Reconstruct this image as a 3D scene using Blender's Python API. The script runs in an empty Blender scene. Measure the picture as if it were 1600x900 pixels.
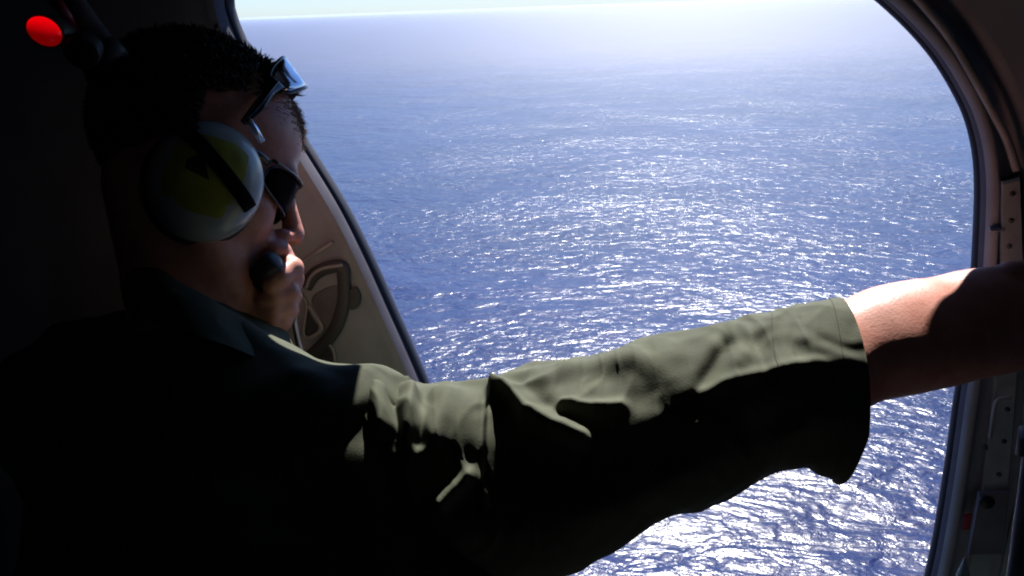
import bpy, math, random
import numpy as np
from mathutils import Vector, Matrix

R = math.radians
random.seed(7)
rng = np.random.default_rng(11)
sc = bpy.context.scene
col = sc.collection

# ------------------------------------------------------------------ camera
F_PX = 1450.0                      # focal length in photo pixels (photo 1600 x 900)
CAM = Vector((0.0, 0.0, 1.25))
SEA_Z = -150.0
YAW, PITCH, ROLL = R(15.0), R(16.8), R(2.2)
fh = Vector((-math.sin(YAW), math.cos(YAW), 0))
rh = Vector((math.cos(YAW), math.sin(YAW), 0))
FW = (fh * math.cos(PITCH) + Vector((0, 0, -math.sin(PITCH)))).normalized()
U0 = rh.cross(FW).normalized()
RT = (rh * math.cos(ROLL) - U0 * math.sin(ROLL)).normalized()
UP = (U0 * math.cos(ROLL) + rh * math.sin(ROLL)).normalized()
cam_d = bpy.data.cameras.new('camera')
cam_d.sensor_width = 36.0
cam_d.lens = F_PX / 1600 * 36.0
cam_d.clip_start = 0.02
cam_d.clip_end = 200000
cam_o = bpy.data.objects.new('camera', cam_d)
col.objects.link(cam_o)
cam_o.matrix_world = Matrix((
    (RT.x, UP.x, -FW.x, CAM.x), (RT.y, UP.y, -FW.y, CAM.y),
    (RT.z, UP.z, -FW.z, CAM.z), (0, 0, 0, 1)))
sc.camera = cam_o

# ------------------------------------------------------------------ sun and sky
SUN_AZ, SUN_EL = R(-15 + 11), R(49)        # azimuth from +Y towards +X
sun_dir = Vector((math.sin(SUN_AZ) * math.cos(SUN_EL), math.cos(SUN_AZ) * math.cos(SUN_EL), math.sin(SUN_EL)))
world = bpy.data.worlds.new('World')
sc.world = world
world.use_nodes = True
wn = world.node_tree
bg = wn.nodes['Background']
sky = wn.nodes.new('ShaderNodeTexSky')
sky.sky_type = 'NISHITA'
sky.sun_disc = False
sky.sun_elevation = SUN_EL
sky.sun_rotation = SUN_AZ % (2 * math.pi)
sky.altitude = 150
sky.air_density = 1.0
sky.dust_density = 0.25
sky.ozone_density = 5.0
tint = wn.nodes.new('ShaderNodeMix')          # the clear blue of this sky
tint.data_type = 'RGBA'
tint.blend_type = 'MULTIPLY'
tint.inputs[0].default_value = 1.0
tint.inputs[7].default_value = (0.65, 0.80, 1.07, 1)
wn.links.new(sky.outputs[0], tint.inputs[6])
wn.links.new(tint.outputs[2], bg.inputs[0])
bg.inputs[1].default_value = 0.05
sl = bpy.data.lights.new('sun', 'SUN')
sl.energy = 5.0
sl.angle = R(0.5)
sl.color = (1.0, 0.965, 0.94)
so = bpy.data.objects.new('sun', sl)
col.objects.link(so)
so.rotation_euler = (-sun_dir).to_track_quat('-Z', 'Y').to_euler()

sc.view_settings.view_transform = 'Standard'
sc.view_settings.look = 'None'
sc.view_settings.exposure = 1.5
sc.view_settings.gamma = 1.0
sc.cycles.use_denoising = True
sc.cycles.filter_width = 2.0
sc.cycles.max_bounces = 8
sc.cycles.sample_clamp_indirect = 4.0
sc.cycles.volume_bounces = 1
sc.cycles.caustics_reflective = True
sc.cycles.caustics_refractive = False

# ------------------------------------------------------------------ helpers
def P(px, py, d):
    """world point seen at photo pixel (px, py) at depth d along the view axis"""
    return CAM + FW * d + RT * ((px - 800) / F_PX * d) + UP * ((450 - py) / F_PX * d)

WALL_Y = P(1540, 390, 0.95).y

def W(px, py, off=0.0):
    """point of the door wall plane (y = WALL_Y + off) on the ray of a photo pixel"""
    v = FW + RT * ((px - 800) / F_PX) + UP * ((450 - py) / F_PX)
    t = (WALL_Y + off - CAM.y) / v.y
    return CAM + v * t

def mat(name, color, rough=0.6, metal=0.0, noise=0.0, scale=40.0, bump=0.0, bscale=200.0, spec=0.5, sss=0.0, coat=0.0, col2=None):
    m = bpy.data.materials.new(name)
    m.use_nodes = True
    nt = m.node_tree
    b = nt.nodes['Principled BSDF']
    b.inputs['Base Color'].default_value = (*color, 1)
    b.inputs['Roughness'].default_value = rough
    b.inputs['Metallic'].default_value = metal
    b.inputs['Specular IOR Level'].default_value = spec
    b.inputs['Coat Weight'].default_value = coat
    if sss:
        b.inputs['Subsurface Weight'].default_value = sss
        b.inputs['Subsurface Radius'].default_value = (0.008, 0.003, 0.0015)
        b.inputs['Subsurface Scale'].default_value = 1.0
    tc = nt.nodes.new('ShaderNodeTexCoord')
    if noise or col2:
        n = nt.nodes.new('ShaderNodeTexNoise')
        n.inputs['Scale'].default_value = scale
        n.inputs['Detail'].default_value = 5
        n.inputs['Roughness'].default_value = 0.6
        nt.links.new(tc.outputs['Object'], n.inputs['Vector'])
        r = nt.nodes.new('ShaderNodeValToRGB')
        c2 = col2 if col2 else tuple(c * (1 + noise) for c in color)
        c1 = color if col2 else tuple(c * (1 - noise) for c in color)
        r.color_ramp.elements[0].position = 0.33
        r.color_ramp.elements[1].position = 0.67
        r.color_ramp.elements[0].color = (*c1, 1)
        r.color_ramp.elements[1].color = (*c2, 1)
        nt.links.new(n.outputs['Fac'], r.inputs[0])
        nt.links.new(r.outputs[0], b.inputs['Base Color'])
    if bump:
        n2 = nt.nodes.new('ShaderNodeTexNoise')
        n2.inputs['Scale'].default_value = bscale
        n2.inputs['Detail'].default_value = 4
        nt.links.new(tc.outputs['Object'], n2.inputs['Vector'])
        bp = nt.nodes.new('ShaderNodeBump')
        bp.inputs['Strength'].default_value = 1.0
        bp.inputs['Distance'].default_value = bump
        nt.links.new(n2.outputs['Fac'], bp.inputs['Height'])
        nt.links.new(bp.outputs[0], b.inputs['Normal'])
    return m

def mesh_obj(name, verts, faces, m, parent=None, smooth=True):
    me = bpy.data.meshes.new(name)
    if isinstance(verts, np.ndarray) and isinstance(faces, np.ndarray):
        nv, nf, k = len(verts), len(faces), faces.shape[1]
        me.vertices.add(nv)
        me.vertices.foreach_set('co', verts.astype(np.float32).ravel())
        me.loops.add(nf * k)
        me.loops.foreach_set('vertex_index', faces.astype(np.int32).ravel())
        me.polygons.add(nf)
        me.polygons.foreach_set('loop_start', np.arange(0, nf * k, k, dtype=np.int32))
        me.polygons.foreach_set('loop_total', np.full(nf, k, dtype=np.int32))
        me.update(calc_edges=True)
        me.validate()
    else:
        me.from_pydata([tuple(v) for v in verts], [], [tuple(f) for f in faces])
        me.update()
    if smooth:
        me.polygons.foreach_set('use_smooth', np.ones(len(me.polygons), dtype=bool))
    if m:
        me.materials.append(m)
    o = bpy.data.objects.new(name, me)
    col.objects.link(o)
    if parent:
        o.parent = parent
        o.matrix_parent_inverse = parent.matrix_world.inverted()
    return o

def empty(name, loc, label, cat, group=None, kind=None):
    o = bpy.data.objects.new(name, None)
    o.empty_display_size = 0.1
    col.objects.link(o)
    o.matrix_world = Matrix.Translation(loc)
    o['label'] = label
    o['category'] = cat
    if group:
        o['group'] = group
    if kind:
        o['kind'] = kind
    return o

def tag(o, label, cat, group=None):
    o['label'] = label
    o['category'] = cat
    if group:
        o['group'] = group

def catmull(pts, n, closed=False):
    """n samples of a centripetal-ish Catmull-Rom curve through the points (rows)"""
    pts = np.array([tuple(p) for p in pts], dtype=float)
    m = len(pts)
    if closed:
        ext = np.vstack([pts[-1], pts, pts[0], pts[1]])
        segs = m
    else:
        ext = np.vstack([2 * pts[0] - pts[1], pts, 2 * pts[-1] - pts[-2]])
        segs = m - 1
    dense = []
    for i in range(segs):
        p0, p1, p2, p3 = ext[i:i + 4]
        t = np.linspace(0, 1, 24, endpoint=False)[:, None]
        dense.append(0.5 * ((2 * p1) + (-p0 + p2) * t + (2 * p0 - 5 * p1 + 4 * p2 - p3) * t ** 2 + (-p0 + 3 * p1 - 3 * p2 + p3) * t ** 3))
    dense = np.vstack(dense + [ext[1:2] if closed else ext[-2:-1]])
    L = np.concatenate([[0], np.cumsum(np.linalg.norm(np.diff(dense, axis=0), axis=1))])
    s = np.linspace(0, L[-1], n, endpoint=not closed)
    return np.stack([np.interp(s, L, dense[:, k]) for k in range(dense.shape[1])], 1)

def tube_data(path, rad, seg=12, flat=None, flat_n=None):
    """verts, faces of a capped tube along path; rad scalar or per point; flat=(ratio) squashes along flat_n"""
    path = np.array([tuple(p) for p in path], float)
    n = len(path)
    rad = np.broadcast_to(np.asarray(rad, float), (n,))
    T = np.gradient(path, axis=0)
    T /= np.linalg.norm(T, axis=1)[:, None] + 1e-12
    ref = np.array([0, 0, 1.0]) if flat_n is None else np.array(tuple(flat_n), float)
    if flat_n is None and abs(T[0] @ ref) > 0.9:
        ref = np.array([1.0, 0, 0])
    V = []
    A = ref - T[0] * (T[0] @ ref)
    A /= np.linalg.norm(A)
    for i in range(n):
        if flat_n is not None:
            A = ref - T[i] * (T[i] @ ref)
        else:
            A = A - T[i] * (T[i] @ A)
        A /= np.linalg.norm(A) + 1e-12
        B = np.cross(T[i], A)
        for k in range(seg):
            a = 2 * math.pi * k / seg
            V.append(path[i] + rad[i] * (A * math.cos(a) * (flat or 1.0) + B * math.sin(a)))
    Fc = []
    for i in range(n - 1):
        for k in range(seg):
            k2 = (k + 1) % seg
            Fc.append((i * seg + k, i * seg + k2, (i + 1) * seg + k2, (i + 1) * seg + k))
    Fc.append(tuple(range(seg))[::-1])
    Fc.append(tuple((n - 1) * seg + k for k in range(seg)))
    return V, Fc

def merge(*parts):
    V, Fc = [], []
    for v, f in parts:
        o = len(V)
        V += [tuple(x) for x in v]
        Fc += [tuple(i + o for i in ff) for ff in f]
    return V, Fc

def box_data(c, ax, half, bev=0.0):
    """bevelled box: c centre, ax three unit axes, half sizes"""
    c = np.array(tuple(c)); ax = [np.array(tuple(a)) for a in ax]
    hx, hy, hz = half
    b = min(bev, 0.45 * min(half))
    V, Fc = [], []
    import itertools
    idx = {}
    for sx, sy, sz in itertools.product((-1, 1), repeat=3):
        for k in range(3):
            q = [sx * (hx - b), sy * (hy - b), sz * (hz - b)]
            q[k] = (sx * hx, sy * hy, sz * hz)[k]
            idx[(sx, sy, sz, k)] = len(V)
            V.append(c + ax[0] * q[0] + ax[1] * q[1] + ax[2] * q[2])
    for k in range(3):
        i, j = [a for a in range(3) if a != k]
        for s in (-1, 1):
            ring = []
            for a, d in ((-1, -1), (1, -1), (1, 1), (-1, 1)):
                key = [0, 0, 0]; key[k] = s; key[i] = a; key[j] = d
                ring.append(idx[(*key, k)])
            Fc.append(tuple(ring))
    for k in range(3):          # edge strips along axis k
        i, j = [a for a in range(3) if a != k]
        for a, d in itertools.product((-1, 1), repeat=2):
            q = []
            for s in (-1, 1):
                key = [0, 0, 0]; key[k] = s; key[i] = a; key[j] = d
                q.append((idx[(*key, i)], idx[(*key, j)]))
            Fc.append((q[0][0], q[1][0], q[1][1], q[0][1]))
    for s in itertools.product((-1, 1), repeat=3):
        Fc.append(tuple(idx[(*s, k)] for k in range(3)))
    return V, Fc

# ---- signed distance fields meshed with surface nets
class Field:
    def __init__(s, lo, hi, h):
        s.h = h
        s.lo = np.array(tuple(lo), float)
        s.n = np.ceil((np.array(tuple(hi), float) - s.lo) / h).astype(int) + 1
        s.a = np.full(tuple(s.n), 1.0, np.float32)
    def region(s, lo, hi):
        i0 = np.clip(np.floor((np.array(tuple(lo)) - s.lo) / s.h).astype(int), 0, s.n)
        i1 = np.clip(np.ceil((np.array(tuple(hi)) - s.lo) / s.h).astype(int) + 1, 0, s.n)
        if np.any(i1 <= i0):
            return None, None
        sl_ = tuple(slice(a, b) for a, b in zip(i0, i1))
        g = [(s.lo[k] + s.h * np.arange(i0[k], i1[k])).astype(np.float32) for k in range(3)]
        return sl_, (g[0][:, None, None], g[1][None, :, None], g[2][None, None, :])
    def put(s, sl_, d, k, sub):
        cur = s.a[sl_]
        if sub:
            k_ = max(k, 1e-5)
            hh = np.clip(0.5 - 0.5 * (cur + d) / k_, 0, 1)
            s.a[sl_] = cur * (1 - hh) + (-d) * hh + k_ * hh * (1 - hh)
        else:
            k_ = max(k, 1e-5)
            hh = np.clip(0.5 + 0.5 * (d - cur) / k_, 0, 1)
            s.a[sl_] = np.where(cur > 0.9, d, d * (1 - hh) + cur * hh - k_ * hh * (1 - hh))
    def capsule(s, a, b, ra, rb=None, k=0.01, sub=False):
        rb = ra if rb is None else rb
        a = np.array(tuple(a)); b = np.array(tuple(b))
        m = max(ra, rb) + 2 * k + 3 * s.h + 0.01
        sl_, g = s.region(np.minimum(a, b) - m, np.maximum(a, b) + m)
        if sl_ is None: return
        ab = b - a
        L2 = float(ab @ ab) + 1e-12
        x, y, z = g[0] - a[0], g[1] - a[1], g[2] - a[2]
        t = np.clip((x * ab[0] + y * ab[1] + z * ab[2]) / L2, 0, 1)
        d = np.sqrt((x - t * ab[0]) ** 2 + (y - t * ab[1]) ** 2 + (z - t * ab[2]) ** 2) - (ra + (rb - ra) * t)
        s.put(sl_, d.astype(np.float32), k, sub)
    def chain(s, pts, rads, k=0.006):
        for i in range(len(pts) - 1):
            s.capsule(pts[i], pts[i + 1], rads[i], rads[i + 1], k)
    def ellipsoid(s, c, r, ax=None, k=0.01, sub=False):
        c = np.array(tuple(c)); r = np.array(r, float)
        ax = np.eye(3) if ax is None else np.array([tuple(v) for v in ax])
        m = float(max(r)) + 2 * k + 3 * s.h + 0.01
        sl_, g = s.region(c - m, c + m)
        if sl_ is None: return
        x, y, z = g[0] - c[0], g[1] - c[1], g[2] - c[2]
        q = [x * ax[i][0] + y * ax[i][1] + z * ax[i][2] for i in range(3)]
        k0 = np.sqrt(sum((q[i] / r[i]) ** 2 for i in range(3)))
        k1 = np.sqrt(sum((q[i] / r[i] ** 2) ** 2 for i in range(3)))
        d = k0 * (k0 - 1) / np.maximum(k1, 1e-6)
        s.put(sl_, d.astype(np.float32), k, sub)
    def mesh(s, smooth_it=2):
        Fv = s.a
        ins = Fv < 0
        c = [ins[i:ins.shape[0] - 1 + i, j:ins.shape[1] - 1 + j, k:ins.shape[2] - 1 + k] for i in (0, 1) for j in (0, 1) for k in (0, 1)]
        anyi = c[0].copy(); alli = c[0].copy()
        for q in c[1:]:
            anyi |= q; alli &= q
        mask = anyi & ~alli
        I, J, K = np.nonzero(mask)
        vid = np.full(mask.shape, -1, np.int32)
        vid[I, J, K] = np.arange(len(I))
        acc = np.zeros((len(I), 3)); cnt = np.zeros(len(I))
        corners = [(i, j, k) for i in (0, 1) for j in (0, 1) for k in (0, 1)]
        val = {q: Fv[I + q[0], J + q[1], K + q[2]].astype(float) for q in corners}
        for q in corners:
            for ax in range(3):
                if q[ax] == 0:
                    p = list(q); p[ax] = 1; p = tuple(p)
                    a, b = val[q], val[p]
                    cr = (a < 0) != (b < 0)
                    t = np.where(cr, a / np.where(cr, a - b, 1), 0)
                    pos = np.array(q, float)[None] + t[:, None] * (np.array(p) - np.array(q))[None]
                    acc += np.where(cr[:, None], pos, 0); cnt += cr
        V = s.lo + s.h * (np.stack([I, J, K], 1) + acc / np.maximum(cnt, 1)[:, None])
        quads = []
        def emit(e, axis):
            i, j, k = np.nonzero(e)
            if axis == 0:
                j += 1; k += 1
                q = np.stack([vid[i, j - 1, k - 1], vid[i, j, k - 1], vid[i, j, k], vid[i, j - 1, k]], 1)
            elif axis == 1:
                i += 1; k += 1
                q = np.stack([vid[i - 1, j, k - 1], vid[i - 1, j, k], vid[i, j, k], vid[i, j, k - 1]], 1)
            else:
                i += 1; j += 1
                q = np.stack([vid[i - 1, j - 1, k], vid[i, j - 1, k], vid[i, j, k], vid[i - 1, j, k]], 1)
            fl = ~ins[i, j, k]
            q[fl] = q[fl][:, ::-1]
            quads.append(q)
        emit(ins[:-1, 1:-1, 1:-1] != ins[1:, 1:-1, 1:-1], 0)
        emit(ins[1:-1, :-1, 1:-1] != ins[1:-1, 1:, 1:-1], 1)
        emit(ins[1:-1, 1:-1, :-1] != ins[1:-1, 1:-1, 1:], 2)
        Q = np.vstack(quads)
        for _ in range(smooth_it):
            S = np.zeros_like(V); N = np.zeros(len(V))
            for a, b in ((0, 1), (1, 2), (2, 3), (3, 0)):
                for d in range(3):
                    S[:, d] += np.bincount(Q[:, a], V[Q[:, b], d], len(V)) + np.bincount(Q[:, b], V[Q[:, a], d], len(V))
                N += np.bincount(Q[:, a], minlength=len(V)) + np.bincount(Q[:, b], minlength=len(V))
            V = V * 0.4 + 0.6 * S / np.maximum(N, 1)[:, None]
        return V, Q

def vnoise(p, seed=0, octaves=3):
    """cheap smooth pseudo-noise from summed sines, p (n,3)"""
    r = np.random.default_rng(seed)
    out = np.zeros(len(p)); amp = 1.0; f = 1.0
    for _ in range(octaves):
        for _k in range(4):
            d = r.normal(size=3); d /= np.linalg.norm(d)
            out += amp * 0.5 * np.sin(f * (p @ d) * (0.7 + 0.6 * r.random()) * 6.28 + r.random() * 6.28)
        amp *= 0.5; f *= 2.0
    return out

# ------------------------------------------------------------------ materials
M_suit = mat('olive_flight_suit', (0.056, 0.061, 0.037), 0.85, noise=0.16, scale=30, bump=0.00025, bscale=700, spec=0.2)
def add_wrinkles(m, scale, dist):
    nt = m.node_tree
    tc = nt.nodes.new('ShaderNodeTexCoord')
    n = nt.nodes.new('ShaderNodeTexNoise')
    n.noise_type = 'RIDGED_MULTIFRACTAL'
    n.inputs['Scale'].default_value = scale
    n.inputs['Detail'].default_value = 3
    n.inputs['Distortion'].default_value = 0.8
    nt.links.new(tc.outputs['Object'], n.inputs['Vector'])
    b = nt.nodes['Principled BSDF']
    old = b.inputs['Normal'].links[0].from_socket
    bp = nt.nodes.new('ShaderNodeBump')
    bp.inputs['Distance'].default_value = dist
    nt.links.new(n.outputs['Fac'], bp.inputs['Height'])
    nt.links.new(old, bp.inputs['Normal'])
    nt.links.new(bp.outputs[0], b.inputs['Normal'])
add_wrinkles(M_suit, 17, 0.008)
M_skin = mat('sunburnt_skin', (0.43, 0.165, 0.115), 0.42, scale=38, bump=0.00022, bscale=420, spec=0.35, sss=0.0, col2=(0.58, 0.275, 0.205))
M_hair = mat('dark_brown_hair', (0.020, 0.013, 0.009), 0.6, noise=0.4, scale=90)
M_fringe = mat('lit_fringe_and_arm_hair', (0.20, 0.11, 0.065), 0.55, noise=0.3, scale=80)
M_shell = mat('grey_green_shell', (0.38, 0.41, 0.385), 0.2, noise=0.12, scale=25)
M_black = mat('black_rubber', (0.010, 0.010, 0.011), 0.55, noise=0.3, scale=60)
M_band = mat('matt_black_band', (0.005, 0.005, 0.006), 0.9, noise=0.3, scale=60, spec=0.1)
M_cush = mat('dark_cushion', (0.03, 0.022, 0.022), 0.6, noise=0.2, scale=50)
M_yellow = mat('yellow_sticker', (0.30, 0.31, 0.02), 0.6, noise=0.25, scale=35)
M_lens = mat('dark_lens', (0.010, 0.005, 0.006), 0.3, spec=0.05)
M_lens.node_tree.nodes['Principled BSDF'].inputs['IOR'].default_value = 1.15
M_mirror = mat('mirrored_lens', (0.55, 0.57, 0.62), 0.1, metal=1.0)
M_silver = mat('brushed_silver', (0.62, 0.64, 0.70), 0.25, metal=1.0, noise=0.1, scale=60)
M_blackgloss = mat('black_gloss_frame', (0.010, 0.009, 0.012), 0.18, spec=0.6)
M_wall = mat('taupe_wall_panel', (0.36, 0.39, 0.42), 0.7, noise=0.14, scale=7, bump=0.0004, bscale=60, spec=0.2)
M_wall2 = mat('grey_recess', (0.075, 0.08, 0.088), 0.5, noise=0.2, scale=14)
M_rim = mat('grey_rim_paint', (0.36, 0.385, 0.44), 0.75, noise=0.14, scale=16, spec=0.08)
M_bead = mat('worn_metal_bead', (0.40, 0.40, 0.40), 0.4, noise=0.2, scale=30)
M_seal = mat('navy_seal', (0.008, 0.010, 0.026), 0.6, noise=0.2, scale=40)
M_jamb = mat('grey_jamb_plate', (0.33, 0.38, 0.40), 0.5, noise=0.22, scale=22, bump=0.0006, bscale=80)
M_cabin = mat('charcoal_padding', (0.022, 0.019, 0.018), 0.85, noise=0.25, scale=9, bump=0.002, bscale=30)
M_lining = mat('pale_fill_lining', (0.62, 0.66, 0.72), 0.7, noise=0.12, scale=9, bump=0.001, bscale=30)
M_floor = mat('dark_floor_mat', (0.13, 0.14, 0.15), 0.9, noise=0.3, scale=20)
M_skinout = mat('white_outer_skin', (0.30, 0.31, 0.33), 0.4, noise=0.08, scale=8)
M_pipe = mat('grey_pipe', (0.16, 0.16, 0.175), 0.45, noise=0.2, scale=30)
M_redtag_reflection = mat('red_tag_and_reflection', (0.28, 0.008, 0.03), 0.5, noise=0.15, scale=60)
M_white = mat('white_paint', (0.75, 0.75, 0.74), 0.5, noise=0.05, scale=50)
M_stitch = mat('olive_thread', (0.062, 0.065, 0.042), 0.8, noise=0.2, scale=90)

def red_lens_mat():
    m = bpy.data.materials.new('glowing_red_lens')
    m.use_nodes = True
    b = m.node_tree.nodes['Principled BSDF']
    b.inputs['Base Color'].default_value = (0.5, 0.0, 0.005, 1)
    b.inputs['Roughness'].default_value = 0.3
    b.inputs['Emission Color'].default_value = (1.0, 0.0, 0.004, 1)
    b.inputs['Emission Strength'].default_value = 0.30
    nt = m.node_tree
    g = nt.nodes.new('ShaderNodeNewGeometry')
    sx = nt.nodes.new('ShaderNodeSeparateXYZ')
    nt.links.new(g.outputs['Normal'], sx.inputs[0])
    r = nt.nodes.new('ShaderNodeMapRange')
    r.inputs['From Min'].default_value = -0.2
    r.inputs['From Max'].default_value = 0.75
    r.inputs['To Min'].default_value = 0.05
    r.inputs['To Max'].default_value = 0.30
    nt.links.new(sx.outputs['Z'], r.inputs['Value'])
    nt.links.new(r.outputs[0], b.inputs['Emission Strength'])
    return m
M_red = red_lens_mat()

# ------------------------------------------------------------------ sea
SEA_R0, SEA_R1, SEA_B1 = 0.25, 0.38, 0.8
SEA_W = ((80.0, 3.4, 2, 0.4), (19.0, 1.8, 3, 0.8), (5.6, 0.8, 4, 1.2), (1.7, 0.13, 3, 0.5))
def build_sea():
    half = 90000.0
    V = [(CAM.x + half * sx, CAM.y + half * sy, SEA_Z) for sx, sy in ((-1, -1), (1, -1), (1, 1), (-1, 1))]
    Fc = [(0, 1, 2, 3)]
    m = bpy.data.materials.new('sea_water')
    m.use_nodes = True
    nt = m.node_tree
    L = nt.links.new
    b = nt.nodes['Principled BSDF']
    b.inputs['IOR'].default_value = 1.333
    b.inputs['Specular IOR Level'].default_value = 0.5
    # short waves too small to see far off become roughness there
    ln_ = nt.nodes.new('ShaderNodeVectorMath'); ln_.operation = 'LENGTH'
    tc0 = nt.nodes.new('ShaderNodeTexCoord')
    L(tc0.outputs['Object'], ln_.inputs[0])
    mr = nt.nodes.new('ShaderNodeMapRange'); mr.interpolation_type = 'SMOOTHSTEP'
    mr.inputs['From Min'].default_value = 300; mr.inputs['From Max'].default_value = 3500
    mr.inputs['To Min'].default_value = SEA_R0; mr.inputs['To Max'].default_value = SEA_R1
    L(ln_.outputs['Value'], mr.inputs['Value'])
    L(mr.outputs[0], b.inputs['Roughness'])
    ms = nt.nodes.new('ShaderNodeMapRange'); ms.interpolation_type = 'SMOOTHSTEP'
    ms.inputs['From Min'].default_value = 500; ms.inputs['From Max'].default_value = 4000
    ms.inputs['To Min'].default_value = 1.0; ms.inputs['To Max'].default_value = SEA_B1
    L(ln_.outputs['Value'], ms.inputs['Value'])
    tc = nt.nodes.new('ShaderNodeTexCoord')
    mp = nt.nodes.new('ShaderNodeMapping')
    mp.inputs['Rotation'].default_value = (0, 0, -(YAW + R(24)))
    mp.inputs['Scale'].default_value = (0.72, 1.0, 1.0)
    L(tc.outputs['Object'], mp.inputs['Vector'])
    h = None
    # gusts: patches of rougher and calmer water
    gn = nt.nodes.new('ShaderNodeTexNoise')
    gn.inputs['Scale'].default_value = 1 / 120.0
    gn.inputs['Detail'].default_value = 3
    L(mp.outputs[0], gn.inputs['Vector'])
    gr = nt.nodes.new('ShaderNodeMapRange')
    gr.inputs['From Min'].default_value = 0.35; gr.inputs['From Max'].default_value = 0.65
    gr.inputs['To Min'].default_value = 0.6; gr.inputs['To Max'].default_value = 1.25
    L(gn.outputs['Fac'], gr.inputs['Value'])
    for lam, amp, det, dist in SEA_W:
        n = nt.nodes.new('ShaderNodeTexNoise')
        n.inputs['Scale'].default_value = 1.0 / lam
        n.inputs['Detail'].default_value = det
        n.inputs['Roughness'].default_value = 0.55
        n.inputs['Distortion'].default_value = dist
        L(mp.outputs[0], n.inputs['Vector'])
        mu = nt.nodes.new('ShaderNodeMath'); mu.operation = 'MULTIPLY'
        mu.inputs[1].default_value = amp
        if lam < 10:
            m2 = nt.nodes.new('ShaderNodeMath'); m2.operation = 'MULTIPLY'
            L(n.outputs['Fac'], m2.inputs[0]); L(gr.outputs[0], m2.inputs[1])
            L(m2.outputs[0], mu.inputs[0])
        else:
            L(n.outputs['Fac'], mu.inputs[0])
        if h is None:
            h = mu.outputs[0]
        else:
            ad = nt.nodes.new('ShaderNodeMath'); ad.operation = 'ADD'
            L(h, ad.inputs[0]); L(mu.outputs[0], ad.inputs[1])
            h = ad.outputs[0]
    bp = nt.nodes.new('ShaderNodeBump')
    L(ms.outputs[0], bp.inputs['Strength'])
    bp.inputs['Distance'].default_value = 1.0
    L(h, bp.inputs['Height'])
    L(bp.outputs[0], b.inputs['Normal'])
    # slow colour drift of the water itself (plankton, depth)
    n = nt.nodes.new('ShaderNodeTexNoise')
    n.inputs['Scale'].default_value = 1 / 160.0
    n.inputs['Detail'].default_value = 3
    L(mp.outputs[0], n.inputs['Vector'])
    rp = nt.nodes.new('ShaderNodeValToRGB')
    rp.color_ramp.elements[0].color = (0.003, 0.007, 0.042, 1)
    rp.color_ramp.elements[1].color = (0.007, 0.014, 0.066, 1)
    rp.color_ramp.elements[0].position = 0.3
    rp.color_ramp.elements[1].position = 0.7
    L(n.outputs['Fac'], rp.inputs[0])
    L(rp.outputs[0], b.inputs['Base Color'])
    o = mesh_obj('sea', V, Fc, m)
    o['kind'] = 'structure'
    o['label'] = 'deep blue sea glittering in the sun far below'
    return o
build_sea()

def build_haze():
    r = 62000.0
    zt, zb = 3.0, SEA_Z - 1.0
    V, Fc = box_data((CAM.x, CAM.y, (zt + zb) / 2), ((1, 0, 0), (0, 1, 0), (0, 0, 1)), (r, r, (zt - zb) / 2), 0.0001)
    V = [(CAM.x + sx * 95000, CAM.y + sy * 95000, z) for z in (zb, zt) for sx, sy in ((-1, -1), (1, -1), (1, 1), (-1, 1))]
    Fc = [(3, 2, 1, 0), (4, 5, 6, 7), (0, 1, 5, 4), (1, 2, 6, 5), (2, 3, 7, 6), (3, 0, 4, 7)]
    m = bpy.data.materials.new('sea_haze')
    m.use_nodes = True
    nt = m.node_tree
    nt.nodes.remove(nt.nodes['Principled BSDF'])
    pv = nt.nodes.new('ShaderNodeVolumePrincipled')
    pv.inputs['Color'].default_value = (0.66, 0.75, 1.0, 1)
    pv.inputs['Density'].default_value = 0.000012
    pv.inputs['Anisotropy'].default_value = 0.7
    nt.links.new(pv.outputs[0], nt.nodes['Material Output'].inputs['Volume'])
    m.cycles.homogeneous_volume = True if hasattr(m, 'cycles') and hasattr(m.cycles, 'homogeneous_volume') else None
    o = mesh_obj('haze', V, Fc, m, smooth=False)
    o['kind'] = 'stuff'
    o['label'] = 'pale sea haze fading the water towards the horizon'
    return o
build_haze()

# ------------------------------------------------------------------ aircraft cabin
outline_px = [(333, 0), (337, 22), (345, 45), (362, 82), (392, 133), (430, 192), (475, 262), (520, 336), (560, 415), (595, 492), (622, 552),
              (648, 612), (690, 715), (740, 820), (810, 920), (920, 1000), (1080, 1045), (1260, 1050), (1390, 1025), (1440, 975),
              (1465, 900), (1490, 760), (1510, 620), (1530, 490), (1538, 396), (1541, 280), (1528, 200), (1499, 135), (1455, 70), (1385, 0),
              (1290, -72), (1190, -140), (1060, -190), (940, -205), (830, -190), (720, -165), (600, -135), (480, -95), (388, -55), (345, -24)]
out3 = [W(x, y) for x, y in outline_px]
NO = 300
ol = catmull([(p.x, p.z) for p in out3], NO, closed=True)        # door outline in wall coordinates (x, z)
tang = np.roll(ol, -1, 0) - np.roll(ol, 1, 0)
tang /= np.linalg.norm(tang, axis=1)[:, None]
nrm = np.stack([tang[:, 1], -tang[:, 0]], 1)
cen = ol.mean(0)
if ((ol - cen) * nrm).sum() < 0:
    nrm = -nrm

def ring(off, y):
    q = ol + nrm * off
    return np.stack([q[:, 0], np.full(NO, WALL_Y + y), q[:, 1]], 1)

def rings_mesh(rs, closed=True):
    V = np.vstack(rs); Fc = []
    n = len(rs[0])
    for i in range(len(rs) - 1):
        for k in range(n if closed else n - 1):
            k2 = (k + 1) % n
            Fc.append((i * n + k, i * n + k2, (i + 1) * n + k2, (i + 1) * n + k))
    return V, np.array(Fc)

XL, XR, YB, ZT = -1.75, 1.55, WALL_Y - 2.35, 1.98
cabin = empty('aircraft_cabin', Vector((0, WALL_Y - 1.0, 0)), 'dark aircraft cabin wall with a big rounded open doorway over the sea', 'aircraft')

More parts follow.
